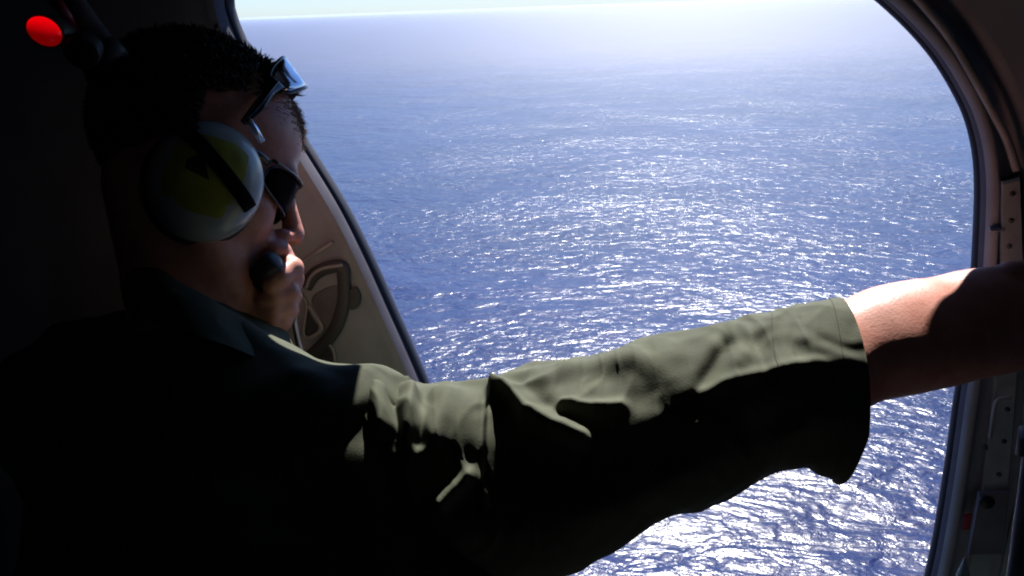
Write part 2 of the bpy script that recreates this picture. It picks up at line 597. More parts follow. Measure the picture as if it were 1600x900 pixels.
def to_rect(y):
    """points where the rays from the door centre through the outline meet the wall rectangle"""
    pts = []
    for q in ol + nrm * 0.06:
        d = q - cen
        t = min((XR - cen[0]) / d[0] if d[0] > 0 else (XL - cen[0]) / d[0] if d[0] < 0 else 9e9,
                (ZT - cen[1]) / d[1] if d[1] > 0 else (0 - cen[1]) / d[1] if d[1] < 0 else 9e9)
        pts.append(cen + d * t)
    pts = np.array(pts)
    # snap the nearest sample to each corner so the corners are filled
    for cx in (XL, XR):
        for cz in (0.0, ZT):
            i = np.argmin(((pts - (cx, cz)) ** 2).sum(1))
            pts[i] = (cx, cz)
    return np.stack([pts[:, 0], np.full(NO, WALL_Y + y), pts[:, 1]], 1)

rect_in = to_rect(0.0)
r0 = ring(0.046, 0.002)
lin = [r0 + (rect_in - r0) * t for t in (0, 0.02, 0.06, 0.12, 0.2, 0.35, 0.6, 1.0)]
V, Fc = rings_mesh(lin)
wall_o = mesh_obj('wall_panel', V, Fc, M_wall, cabin)
# doorway rim: lip, groove and step swept round the opening
prof = [(0.012, 0.045), (0.003, 0.036), (-0.001, 0.024), (-0.0015, 0.014), (0.001, 0.006), (0.004, 0.0), (0.009, -0.003), (0.0125, 0.000), (0.0145, 0.010), (0.020, 0.016), (0.029, 0.016), (0.034, 0.009), (0.040, 0.003), (0.046, 0.002)]
side_w = np.clip(0.5 + nrm[:, 0] * 1.4, 0.08, 1.0)          # the moulded lip flattens out on the left
def lip_ring(o, y):
    q = ring(o, 0.0)
    q[:, 1] += y if y > 0.011 and o < 0.013 else y * side_w + 0.002 * (1 - side_w)
    return q
V, Fc = rings_mesh([lip_ring(o, y) for o, y in prof[4:]])
mesh_obj('doorway_rim', V, Fc, M_rim, cabin)
V, Fc = rings_mesh([lip_ring(o, y) for o, y in prof[:5]])
mesh_obj('doorway_reveal', V, Fc, mat('slate_reveal_paint', (0.10, 0.095, 0.12), 0.7, noise=0.15, scale=20, spec=0.1), cabin)
# navy rubber seal on the outer edge
V, Fc = rings_mesh([ring(0.0005 + 0.0055 * math.cos(a), 0.034 + 0.0055 * math.sin(a) * 2.2) for a in np.linspace(0, 2 * math.pi, 11)])
mesh_obj('door_seal', V, Fc, M_seal, cabin)
# outer skin
rect_out = to_rect(0.0452)
r0 = ring(0.012, 0.0452)
V, Fc = rings_mesh([r0 + (rect_out - r0) * t for t in (0, 0.1, 0.4, 1.0)])
mesh_obj('outer_skin', V, Fc[:, ::-1], M_skinout, cabin)
# ceiling, floor, other walls as slabs; unseen pale halves chosen to bounce fill light
def slab(name, x0, x1, y0, y1, z0, z1, m):
    V, Fc = box_data(((x0 + x1) / 2, (y0 + y1) / 2, (z0 + z1) / 2), ((1, 0, 0), (0, 1, 0), (0, 0, 1)), ((x1 - x0) / 2, (y1 - y0) / 2, (z1 - z0) / 2), 0.004)
    return mesh_obj(name, V, Fc, m, cabin, smooth=False)
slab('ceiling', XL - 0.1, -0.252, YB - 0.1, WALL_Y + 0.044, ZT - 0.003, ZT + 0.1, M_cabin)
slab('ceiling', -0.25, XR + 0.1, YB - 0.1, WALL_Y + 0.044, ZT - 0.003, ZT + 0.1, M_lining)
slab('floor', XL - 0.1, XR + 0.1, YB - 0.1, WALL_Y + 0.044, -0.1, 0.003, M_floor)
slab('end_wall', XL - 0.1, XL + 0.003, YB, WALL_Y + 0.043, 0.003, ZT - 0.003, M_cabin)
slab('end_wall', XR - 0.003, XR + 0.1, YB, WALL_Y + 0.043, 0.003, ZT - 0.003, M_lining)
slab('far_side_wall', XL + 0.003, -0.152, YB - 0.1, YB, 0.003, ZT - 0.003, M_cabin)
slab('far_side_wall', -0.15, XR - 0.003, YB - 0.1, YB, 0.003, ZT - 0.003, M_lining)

def wall_pts(px, off):
    return [W(x, y, off) for x, y in px]
# bright bead along the upper right of the doorway
bead = catmull(wall_pts([(1380, -60), (1436, 0), (1485, 60), (1522, 121), (1550, 172), (1574, 219), (1589, 266)], -0.004), 60)
V, Fc = tube_data(bead, 0.0042, 10)
mesh_obj('trim_bead', V, Fc, M_bead, cabin)
def plate(name, quad_px, off, th, m, parent, bev=0.002):
    q = [np.array(tuple(W(x, y, off))) for x, y in quad_px]
    n = len(q)
    c = sum(q) / n
    inner = [c + (v - c) * (1 - bev / max(np.linalg.norm(v - c), 1e-6) * 1.4) for v in q]
    back = [v + np.array((0, th, 0)) for v in q]
    front = [v + np.array((0, 0.0, 0)) for v in inner]
    mid = [v + np.array((0, bev, 0)) for v in q]
    V = front + mid + back
    Fc = [tuple(range(n))]
    for k in range(n):
        k2 = (k + 1) % n
        Fc.append((k, n + k, n + k2, k2))
        Fc.append((n + k, 2 * n + k, 2 * n + k2, n + k2))
    return mesh_obj(name, V, Fc, m, parent, smooth=False)
plate('sun_block_plate', [(372, -16), (470, -14), (560, -13), (618, -18), (640, -38), (652, -140), (650, -300), (380, -300)], -0.03, 0.05, M_wall2, cabin)  # unseen plate added to keep the sun off the shoulder
# jamb plate on the right of the doorway
jamb = plate('jamb_plate', [(1567, 285), (1594, 278), (1600, 430), (1588, 620), (1576, 760), (1545, 900), (1520, 1010), (1500, 1005), (1516, 900), (1537, 760), (1553, 620), (1565, 430)], -0.008, 0.009, M_jamb, cabin)
plate('jamb_plate', [(1602, 270), (1680, 262), (1700, 620), (1640, 1010), (1540, 1010), (1592, 760), (1604, 520)], -0.005, 0.006, M_jamb, cabin)
latch = plate('latch_plate', [(1530, 772), (1578, 768), (1567, 868), (1512, 868)], -0.016, 0.008, mat('blue_grey_plate', (0.16, 0.16, 0.19), 0.45, noise=0.2, scale=30), cabin)
def disc(name, px, py, off, r, dep, m, parent, seg=14):
    c = np.array(tuple(W(px, py, off)))
    V, Fc = [], []
    prof_ = [(r, 0.004), (r, 0.0), (r * 0.8, -dep), (0.0001, -dep * 1.1)]
    for rr, yy in prof_:
        for k in range(seg):
            a = 2 * math.pi * k / seg
            V.append(c + np.array((rr * math.cos(a), yy, rr * math.sin(a))))
    for i in range(len(prof_) - 1):
        for k in range(seg):
            k2 = (k + 1) % seg
            Fc.append((i * seg + k, i * seg + k2, (i + 1) * seg + k2, (i + 1) * seg + k))
    return mesh_obj(name, V, Fc, m, parent)
for x, y in ((1582, 303), (1580, 345), (1577, 385), (1574, 640), (1569, 690), (1561, 742), (1540, 700), (1530, 790)):
    disc('dark_hole_disc', x, y, -0.0085, 0.0027, 0.0010, M_wall2, jamb)  # raised discs, dark colour standing for the shade inside bolt holes
disc('latch_socket', 1542, 785, -0.0165, 0.008, 0.002, M_black, latch)
# little stud on the left edge
V, Fc = tube_data([W(338, 41, 0.0), W(344, 40, 0.012), W(347, 40, 0.014)], [.0022, .0022, .0012], 10)
mesh_obj('edge_stud', V, Fc, M_black, cabin)
# small ledge on the rim
V, Fc = box_data(W(1557, 358, -0.006), ((1, 0, 0), (0, 1, 0), (0, 0, 1)), (0.007, 0.004, 0.0016), 0.0008)
mesh_obj('rim_step', V, Fc, M_rim, cabin)
# hooked locking pin
pin = catmull(wall_pts([(1547, 684), (1551, 655), (1555, 632), (1561, 624), (1572, 622), (1580, 622)], -0.018), 30)
V, Fc = tube_data(pin, 0.0021, 8)
mesh_obj('locking_pin', V, Fc, M_bead, cabin)
plate('warning_tag', [(1508, 806), (1519, 804), (1516, 828), (1504, 829)], -0.0065, 0.004, M_redtag_reflection, cabin, bev=0.001)
# white pointed tip of a rod standing by the sill
c0, c1 = P(1499, 985, 0.80), P(1507, 872, 0.80)
V, Fc = tube_data([c0, c0.lerp(c1, 0.72), c0.lerp(c1, 0.76), c1], [0.0055, 0.0055, 0.0058, 0.0004], 14)
rod = mesh_obj('white_marker_rod', V, Fc, M_white)
tag(rod, 'thin white rod with a pointed tip by the right door jamb', 'rod')
# grey strut at the bottom right
a_, b_ = P(1583, 1010, 0.66), P(1625, 690, 0.66)
V, Fc = tube_data([a_.lerp(b_, t) for t in np.linspace(0, 1, 8)], 0.010, 16)
strut_root = empty('seat_strut', a_, 'grey metal tube strut leaning at the lower right by the jamb', 'strut')
mesh_obj('tube', V, Fc, M_pipe, strut_root)
V, Fc = tube_data([b_.lerp(a_, -0.06), b_.lerp(a_, 0.08)], 0.0145, 16)
mesh_obj('collar', V, Fc, M_black, strut_root)
V, Fc = tube_data([a_, Vector((a_.x - 0.03, a_.y - 0.02, 0.003))], 0.010, 16)
mesh_obj('foot_tube', V, Fc, M_pipe, strut_root)

# pressed ribs and recesses of the left wall panel; recess shade is pad colour
def filled(name, px, off, th, m, parent=cabin, n=44, dome=0.0):
    """a closed smooth pad with rounded edge proud of the wall"""
    q = catmull(wall_pts(px, 0), n, closed=True)
    c = q.mean(0)
    V = []; Fc = []
    levels = [(1.0, 0.004), (1.0, off + th * 0.6), (0.97, off), (0.9, off - dome * 0.5), (0.5, off - dome), (0.02, off - dome)]
    for s_, y in levels:
        for p in q:
            v = c + (p - c) * s_
            V.append((v[0], WALL_Y + y, v[2]))
    for i in range(len(levels) - 1):
        for k in range(n):
            k2 = (k + 1) % n
            Fc.append((i * n + k, i * n + k2, (i + 1) * n + k2, (i + 1) * n + k))
    return mesh_obj(name, V, Fc, m, parent)
def rib(px, r, m, off=-0.001, closed=False, name='pressed_rib', flat=0.6):
    pth = catmull(wall_pts(px, off), 70, closed=closed)
    if closed:
        pth = np.vstack([pth, pth[:2]])
    V, Fc = tube_data(pth, r, 10, flat=flat, flat_n=(0, 1, 0))
    return mesh_obj(name, V, Fc, m, cabin)
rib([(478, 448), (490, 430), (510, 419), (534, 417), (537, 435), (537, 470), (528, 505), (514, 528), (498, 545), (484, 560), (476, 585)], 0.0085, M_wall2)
rib([(455, 425), (468, 455), (478, 475), (476, 500), (474, 522), (482, 529), (497, 521), (503, 512), (494, 497), (482, 478)], 0.0022, M_bead, off=-0.003)
rib([(478, 450), (486, 432), (503, 420), (535, 414)], 0.0020, M_bead, off=-0.006)
rib([(489, 556), (498, 543), (512, 538), (521, 548), (524, 572)], 0.0020, M_bead, off=-0.003)
rib([(462, 420), (482, 403), (505, 388), (520, 378)], 0.0022, M_bead, off=-0.001)
filled('recess_shade_pad', [(479, 483), (488, 497), (497, 512), (490, 521), (478, 524), (476, 505)], 0.0005, 0.003, M_wall2)
filled('recess_shade_pad', [(492, 558), (503, 545), (515, 545), (520, 560), (522, 585), (495, 582)], 0.0005, 0.003, M_wall2)
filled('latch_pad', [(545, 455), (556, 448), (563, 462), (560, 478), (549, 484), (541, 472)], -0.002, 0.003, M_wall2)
filled('inner_panel', [(486, 470), (505, 452), (532, 447), (533, 470), (524, 500), (510, 520), (502, 500)], -0.0005, 0.003, M_pipe)

# ------------------------------------------------------------------ red lamp, dark lamp, pipe (upper left)
def dome_lamp(name, c, axis, r, depth, mlens, mhouse, label, cat, group=None, stretch=1.3, sax=None):
    axis = axis.normalized()
    sax = (sax - axis * sax.dot(axis)).normalized()
    b2 = axis.cross(sax)
    root = empty(name, c, label, cat, group)
    def lathe(prof_, seg=28):
        V, Fc = [], []
        for rr, zz in prof_:
            for k in range(seg):
                a = 2 * math.pi * k / seg
                V.append(c + axis * zz + sax * (rr * stretch * math.cos(a)) + b2 * (rr * math.sin(a)))
        for i in range(len(prof_) - 1):
            for k in range(seg):
                k2 = (k + 1) % seg
                Fc.append((i * seg + k, i * seg + k2, (i + 1) * seg + k2, (i + 1) * seg + k))
        return V, Fc
    V, Fc = lathe([(r * math.cos(a), depth * math.sin(a)) for a in np.linspace(0, math.pi / 2 - 0.02, 12)])
    mesh_obj('lens', V, Fc, mlens, root)
    V, Fc = lathe([(r * 1.0, 0.001), (r * 1.10, 0.001), (r * 1.14, -0.003), (r * 1.12, -0.03), (r * 0.8, -0.034), (0.0005, -0.034)])
    mesh_obj('housing', V, Fc, mhouse, root)
    return root
c = P(70, 49, 0.80)
dome_lamp('red_lamp', c, (-FW * 0.9 + RT * 0.1 - UP * 0.25), 0.0115, 0.010, M_red, M_black, 'oval lamp glowing bright red in the dark upper left corner', 'lamp', sax=RT - UP * 0.62, stretch=1.32)
c = P(127, 84, 0.80)
dome_lamp('dark_lamp', c, (-FW * 0.85 + RT * 0.25 - UP * 0.45), 0.0115, 0.012, M_lens, M_black, 'unlit dark lamp just below right of the glowing red one', 'lamp', sax=RT - UP * 0.62, stretch=1.15)
top_ = P(20, -200, 0.90)
pp = [Vector((top_.x - .05, top_.y + .03, ZT - .004)), Vector((top_.x - .035, top_.y + .02, ZT - .16)), P(66, -80, 0.87), P(110, -5, 0.86), P(137, 36, 0.86), P(160, 66, 0.86), P(182, 92, 0.86)]
pipe_root = empty('overhead_pipe', pp[0], 'grey overhead pipe running down behind the lamps towards the head', 'pipe')
V, Fc = tube_data(catmull(pp, 48), 0.0105, 14)
mesh_obj('tube', V, Fc, M_pipe, pipe_root)
V, Fc = tube_data([pp[5].lerp(pp[6], 0.2), pp[5].lerp(pp[6], 1.05)], 0.0125, 14)
mesh_obj('collar', V, Fc, M_wall2, pipe_root)
for q_, t_ in ((P(70, 49, .82), P(118, 12, .858)), (P(127, 84, .82), P(152, 58, .858))):
    V, Fc = tube_data([q_, q_.lerp(t_, .5) + FW * .006, t_], .0045, 10)
    mesh_obj('bracket', V, Fc, M_black, pipe_root)
# added bar, coloured as the red lamp's reflection on the tube
V, Fc = tube_data(catmull([P(52, -95, 0.855), P(70, -40, 0.835), P(92, 5, 0.825), P(104, 24, 0.83), P(113, 40, 0.848)], 24), 0.0042, 10)
br = mesh_obj('red_reflection_bar', V, Fc, M_redtag_reflection)
tag(br, 'thin added bar coloured as the dull red reflection of the lamp on the tube', 'bar')

# ------------------------------------------------------------------ person
HY, HP = R(28), R(18)
hf = (RT * (math.cos(HY) * math.cos(HP)) + UP * (-math.sin(HP)) + FW * (math.sin(HY) * math.cos(HP))).normalized()
hr = (RT * math.sin(HY) - FW * math.cos(HY)).normalized()          # to the wearer's right (towards the camera)
hu = hr.cross(hf).normalized()
HR = Matrix.Rotation(R(-3), 3, hf)
hr = HR @ hr; hu = HR @ hu
HC = P(322, 280, 0.862) - hr * 0.098 + hu * 0.021 - hf * 0.003
def H(x, y, z):
    """head space: x forward, y to the wearer's left, z up, origin between the ears"""
    return HC + hf * x - hr * y + hu * z
hax = (hf, -hr, hu)
person = empty('person', P(450, 1500, 0.9), 'person in olive flight suit leaning at the doorway, one arm stretched to the jamb', 'person')

body = Field((P(60, 900, 0.95) - Vector((0.05, 0.25, 0.0))).to_tuple(), (1, 1, 1), 0.0026) if False else None
pts_b = [P(230, 980, 1.10), H(-.13, -.1, .16), H(.16, .1, -.2), P(1700, 500, 0.78), P(1700, 500, 0.98), P(150, 800, .9), P(700, 800, .85)]
lo = np.min([tuple(p) for p in pts_b], 0) - 0.04
hi = np.max([tuple(p) for p in pts_b], 0) + 0.04
body = Field(lo, hi, 0.0027)
B = body
def head():
    B.ellipsoid(H(-.004, 0, .052), (.099, .077, .088), hax, 0.0)
    B.ellipsoid(H(.040, 0, .048), (.056, .064, .060), hax, .015)
    B.ellipsoid(H(.038, 0, -.035), (.055, .053, .078), hax, .02)
    for s in (-1, 1):
        B.capsule(H(.0, s * .056, -.045), H(.070, s * .022, -.098), .022, .018, .018)
        B.capsule(H(.086, s * .036, .026), H(.094, s * .010, .024), .011, .011, .012)
        B.ellipsoid(H(.052, s * .042, -.020), (.025, .016, .016), hax, .035)
        B.ellipsoid(H(-.006, s * .080, -.004), (.018, .008, .030), hax, .006)
    B.ellipsoid(H(.078, 0, -.098), (.021, .024, .018), hax, .016)
    for s in (-1, 1):
        B.ellipsoid(H(.100, s * .033, .004), (.014, .017, .011), hax, .010, sub=True)
        B.ellipsoid(H(.080, s * .032, .003), (.0125, .0125, .0125), hax, .003)
    B.capsule(H(.094, 0, .020), H(.117, 0, -.020), .008, .011, .010)
    B.ellipsoid(H(.119, 0, -.026), (.0115, .012, .010), hax, .006)
    for s in (-1, 1):
        B.ellipsoid(H(.106, s * .0125, -.031), (.011, .0075, .0075), hax, .005)
        B.ellipsoid(H(.110, s * .007, -.038), (.006, .0035, .004), hax, .003, sub=True)
    B.ellipsoid(H(.094, 0, -.048), (.014, .026, .014), hax, .010)
    B.ellipsoid(H(.103, 0, -.059), (.009, .023, .006), hax, .004)
    B.ellipsoid(H(.100, 0, -.071), (.009, .021, .007), hax, .004)
    B.capsule(H(.112, .02, -.065), H(.112, -.02, -.065), .0025, .0025, .002, sub=True)
    B.capsule(H(-.026, 0, -.02), P(310, 560, .97), .054, .058, .02)
head()
# trunk and upper arms under the suit
SHR, SHL = P(540, 700, .865), P(120, 640, .99)
ELR = P(900, 735, .835)
NB = P(300, 560, .97)
B.capsule(NB, SHR + (RT * -.02 - UP * .03), .048, .042, .03)
B.capsule(NB, SHL, .060, .055, .03)
B.ellipsoid(P(350, 860, .96), (.15, .17, .085), (RT, UP, FW), .04)
B.capsule(SHR, ELR, .048, .042, .02)
# right forearm, wrist and hand on the jamb
to_r = (P(1620, 490, .87) - P(1420, 520, .865)).normalized()
tow = (CAM - P(1500, 510, .87)).normalized()
dn0 = (UP - to_r * UP.dot(to_r)).normalized()
hn0 = (tow - to_r * tow.dot(to_r) - dn0 * tow.dot(dn0)).normalized()
tl = R(43)
hn = (hn0 * math.cos(tl) + dn0 * math.sin(tl)).normalized()             # back of the hand, towards the camera and up
dn = (dn0 * math.cos(tl) - hn0 * math.sin(tl)).normalized()             # thumb side
B.chain([ELR, P(1130, 640, .845)], [.044, .047], .012)
for o_ in (-1, 1):
    B.chain([P(1130, 640, .845) + dn * .008 * o_, P(1290, 566, .848) + dn * .014 * o_, P(1385, 534, .853) + dn * .015 * o_, P(1450, 520, .858) + dn * .017 * o_], [.041, .036, .0335, .034], .02)
hc = P(1520, 508, .862)
B.ellipsoid(P(1440, 521, .858), (.058, .050, .036), (to_r, dn, hn), .02)
B.ellipsoid(P(1530, 508, .865), (.065, .055, .029), (to_r, dn, hn), .02)
B.ellipsoid(P(1525, 474, .872), (.045, .032, .026), (to_r, dn, hn), .02)
KB = P(1605, 500, .868)
for i, (o, ln, r) in enumerate(((.034, .92, .0088), (.012, 1.0, .0090), (-.011, .95, .0086), (-.033, .78, .0076))):
    k0 = KB + dn * o * 1.05 + to_r * (.006 if i in (1, 2) else 0)
    p1 = k0 + to_r * .032 * ln - hn * .024 * ln
    p2 = p1 - hn * .028 * ln + to_r * .004
    p3 = p2 - hn * .016 * ln - to_r * .014 * ln
    B.chain([k0 - to_r * .03, k0 + hn * .004, p1, p2, p3], [.011, r + .0022, r + .0006, r, r * .85], .004)
t0 = P(1505, 462, .876)
B.chain([t0, P(1580, 432, .880), P(1640, 418, .893), P(1690, 412, .905)], [.021, .0135, .0115, .009], .006)
# left forearm and hand at the mouth
LW = P(392, 520, .985)
B.chain([SHL, P(230, 980, 1.10), P(300, 700, 1.06), LW, P(404, 490, .980)], [.05, .04, .036, .027, .027], .012)
B.ellipsoid(P(416, 474, .980), (.028, .040, .022), (RT, UP, FW), .012)
# thumb over the top of the microphone, index finger round its front, the rest curled below
B.chain([P(420, 480, .965), P(447, 440, .985), P(450, 410, .985), P(440, 392, .972), P(430, 391, .964)], [.014, .0115, .0105, .0096, .0082], .004)
B.chain([P(430, 470, .985), P(457, 437, .985), P(456, 419, .968), P(436, 432, .950), P(423, 444, .946)], [.012, .0118, .0120, .0112, .0096], .004)
B.chain([P(436, 482, .986), P(455, 463, .984), P(452, 456, .968), P(428, 462, .954), P(412, 468, .954)], [.011, .0108, .0105, .0098, .0086], .003)
B.chain([P(434, 496, .988), P(452, 485, .985), P(449, 480, .970), P(427, 484, .958), P(412, 488, .959)], [.011, .0100, .0098, .0090, .0080], .003)
B.chain([P(428, 508, .988), P(444, 503, .985), P(441, 500, .973), P(424, 502, .962), P(412, 504, .963)], [.010, .0088, .0084, .0078, .0070], .003)
V, Q = B.mesh(3)
del body, B
mesh_obj('body', V, Q, M_skin, person)

# ---- hair: cap of short strands
def build_hair():
    Vh, Fh = [], []
    hc_ = H(-.006, 0, .050)
    n = 0
    A = np.array([tuple(a) for a in hax])
    while n < 11500:
        d = rng.normal(size=3); d /= np.linalg.norm(d)
        x, y, z = d
        # hairline: high on the forehead, low on the nape
        if x > .70: continue
        lim = 0.62 if x > 0.5 else (0.18 + (x + 0.1) * 0.5 if x > -0.1 else -0.62 + (x + 0.6) * 0.85)
        if abs(y) > .75 and x > -.1: lim = max(lim, .12)
        if z < lim: continue
        n += 1
        p = np.array(tuple(hc_)) + A.T @ (d * np.array((.100, .078, .090)))
        nw = A.T @ (d / np.array((.100, .078, .090))); nw /= np.linalg.norm(nw)
        sweep = -A[0] * (0.75 if x < .3 else -.15) - A[2] * .3 * (z < .5) + rng.normal(size=3) * .3
        ln = (.011 + .005 * rng.random()) * (1.2 if z > .4 else .9)
        if x > .45 and z > .45:
            sweep = A[0] * .55 + A[2] * .5 + rng.normal(size=3) * .35
            ln *= 1.25
        tip = nw * .10 + sweep * .75; tip /= np.linalg.norm(tip)
        side = np.cross(tip, rng.normal(size=3)); side /= np.linalg.norm(side)
        s2 = np.cross(tip, side)
        b0 = len(Vh)
        w = .0012
        mid = p + (nw * .35 + tip * .6) * ln * .55
        end = p + nw * ln * .15 + tip * ln * .8
        for c_, ww in ((p - nw * .003, w), (mid, w * .8)):
            for k in range(3):
                a = k * 2.094
                Vh.append(c_ + side * ww * math.cos(a) + s2 * ww * math.sin(a))
        Vh.append(end)
        for k in range(3):
            k2 = (k + 1) % 3
            Fh.append((b0 + k, b0 + k2, b0 + 3 + k2, b0 + 3 + k))
            Fh.append((b0 + 3 + k, b0 + 3 + k2, b0 + 6))
    mesh_obj('hair', Vh, Fh, M_hair, person)
    # thin fringe at the front, hair colour brightened for the light on it
    Vf, Ff = [], []
    for _ in range(1700):
        y0 = rng.normal() * .030
        z0 = .088 + rng.normal() * .010
        p = np.array(tuple(H(-.005 + .099 * math.sqrt(max(.05, 1 - ((z0 - .052) / .088) ** 2 - (y0 / .077) ** 2)), y0, z0)))
        dr = A[0] * (.75 + .25 * rng.random()) + A[2] * (.25 + .5 * rng.normal() * .6) + A[1] * rng.normal() * .25
        dr /= np.linalg.norm(dr)
        ln = .006 + .009 * rng.random()
        side = np.cross(dr, rng.normal(size=3)); side /= np.linalg.norm(side)
        s2 = np.cross(dr, side)
        b0 = len(Vf)
        for c_, ww in ((p - dr * .004, .0005), (p + dr * ln * .5 - A[2] * .001, .0004)):
            for k in range(3):
                a = k * 2.094
                Vf.append(c_ + side * ww * math.cos(a) + s2 * ww * math.sin(a))
        Vf.append(p + dr * ln - A[2] * .004)
        for k in range(3):
            k2 = (k + 1) % 3
            Ff.append((b0 + k, b0 + k2, b0 + 3 + k2, b0 + 3 + k))
            Ff.append((b0 + 3 + k, b0 + 3 + k2, b0 + 6))
    fr = mesh_obj('fringe', Vf, Ff, M_fringe, person)
    fr['kind'] = 'stuff'
build_hair()

def build_arm_hair():
    me = bpy.data.objects['body'].data
    n = len(me.vertices)
    co = np.zeros(n * 3, np.float32); no = np.zeros(n * 3, np.float32)
    me.vertices.foreach_get('co', co); me.vertices.foreach_get('normal', no)
    co = co.reshape(-1, 3) + 0.0; no = no.reshape(-1, 3)
    a, b = np.array(tuple(P(1320, 550, .85))), np.array(tuple(P(1540, 505, .86)))
    t = ((co - a) @ (b - a)) / ((b - a) @ (b - a))
    ok = np.nonzero((t > 0) & (t < 1) & (np.linalg.norm(co - a - t[:, None] * (b - a), axis=1) < .09))[0]
    pick = rng.choice(ok, 300)
    u = (b - a) / np.linalg.norm(b - a)
    Vh, Fh = [], []
    for i in pick:
        p, nw = co[i], no[i]
        d = u * (.7 + .3 * rng.random()) + nw * .30 + rng.normal(size=3) * .25 - np.array(tuple(UP)) * .25
        d /= np.linalg.norm(d)
        ln = .004 + .005 * rng.random()
        side = np.cross(d, nw); side /= np.linalg.norm(side) + 1e-9
        b0 = len(Vh)
        for k in range(3):
            q = 2.094 * k
            Vh.append(p + side * .00009 * math.cos(q) + nw * .00009 * math.sin(q))
        Vh.append(p + d * ln)
        for k in range(3):
            Fh.append((b0 + k, b0 + (k + 1) % 3, b0 + 3))
    o = mesh_obj('arm_hair', Vh, Fh, M_fringe, person)
    o['kind'] = 'stuff'
build_arm_hair()

# ---- flight suit: trunk, thighs, left sleeve
def build_suit():
    PEL = Vector((P(470, 1250, .93).x, P(470, 1250, .93).y, .50))
    f2 = Vector((fh.x * .94 + rh.x * .34, fh.y * .94 + rh.y * .34, 0)).normalized()
    r2 = Vector((f2.y, -f2.x, 0))
    K1, K2 = PEL + r2 * .14 + f2 * .16, PEL - r2 * .12 + f2 * .16
    K1.z = K2.z = .10
    A1, A2 = K1 - f2 * .38, K2 - f2 * .38
    A1.z = A2.z = .075
    for v in (K1, K2):
        v.y = min(v.y, WALL_Y - .12)
    pts = [PEL, K1, K2, A1, A2, SHR, SHL, NB, P(230, 980, 1.12), P(760, 880, .84)]
    S = Field(np.min([tuple(p) for p in pts], 0) - .2, np.max([tuple(p) for p in pts], 0) + .2, .0058)
    S.ellipsoid(P(360, 885, .945), (.215, .205, .135), (RT, UP, FW), .0)
    S.ellipsoid(P(560, 930, .905), (.170, .150, .12), (RT, UP, FW), .05)
    S.capsule(P(420, 900, .93), PEL, .19, .165, .06)
    S.capsule(P(640, 930, .875), PEL + r2 * .05 + f2 * .04, .115, .15, .07)
    # shoulders and trapezius
    S.capsule(P(318, 545, .955), P(450, 664, .92), .055, .055, .03)
    S.capsule(P(320, 505, .93), P(450, 588, .887), .026, .026, .018)
    S.capsule(P(450, 588, .887), P(540, 632, .858), .026, .034, .018)
    S.capsule(P(330, 610, .91), P(450, 685, .872), .06, .062, .03)
    S.capsule(P(450, 685, .872), P(560, 712, .858), .062, .066, .03)
    S.capsule(P(540, 700, .87), P(640, 740, .868), .066, .060, .04)
    S.capsule(P(300, 560, .97), SHL, .070, .080, .03)
    S.capsule(P(620, 830, .88), P(720, 880, .875), .085, .055, .05)
    # left arm bent up to the mouth, on the far side
    EL = P(230, 980, 1.10)
    S.capsule(SHL, EL, .078, .066, .03)
    S.capsule(EL, P(360, 620, 1.03), .064, .050, .02)
    S.capsule(P(360, 620, 1.03), P(392, 552, .985), .048, .042, .02)
    # pelvis, thighs and shins, kneeling
    S.ellipsoid(PEL, (.19, .15, .15), (r2, f2, Vector((0, 0, 1))), .05)
    for k, a, s in ((K1, A1, 1), (K2, A2, -1)):
        S.capsule(PEL + r2 * .09 * s, k, .105, .075, .03)
        S.capsule(k, a, .07, .055, .02)
    V, Q = S.mesh(2)
    # cloth folds
    nz = vnoise(V * np.array((5.5, 5.5, 3.2)), 5, 3) * .7 + (1.2 - 2.4 * np.abs(np.sin(3.14 * (V @ np.array((7.0, 3.0, 9.0)) + .5 * vnoise(V * 4.0, 8, 2))))) * np.clip(vnoise(V * 3.0, 12, 2) + .2, 0, 1)
    sh = vnoise(V * np.array((2.5, 2.5, 9.0)), 9, 2)
    cen_ = V.mean(0)
    me = mesh_obj('flight_suit', V, Q, M_suit, person)
    no = np.zeros(len(V) * 3, np.float32)
    me.data.vertices.foreach_get('normal', no)
    V2 = V + no.reshape(-1, 3) * (0.0045 * nz + 0.003 * sh)[:, None]
    me.data.vertices.foreach_set('co', V2.astype(np.float32).ravel())
    me.data.update()
    # boots
    for a in (A1, A2):
        Fb = Field(np.array(tuple(a)) - .22, np.array(tuple(a)) + .2, .007)
        Fb.capsule(a + f2 * .06, a - f2 * .02, .055, .052, .0)
        Fb.capsule(a - f2 * .02, a - f2 * .05 + Vector((0, 0, -.02)), .05, .046, .03)
        Fb.capsule(a - f2 * .05 + Vector((0, 0, .01)), a - f2 * .13 + Vector((0, 0, -.03)), .045, .036, .02)
        V, Q = Fb.mesh(2)
        mesh_obj('boot', V, Q, M_black, person)
build_suit()

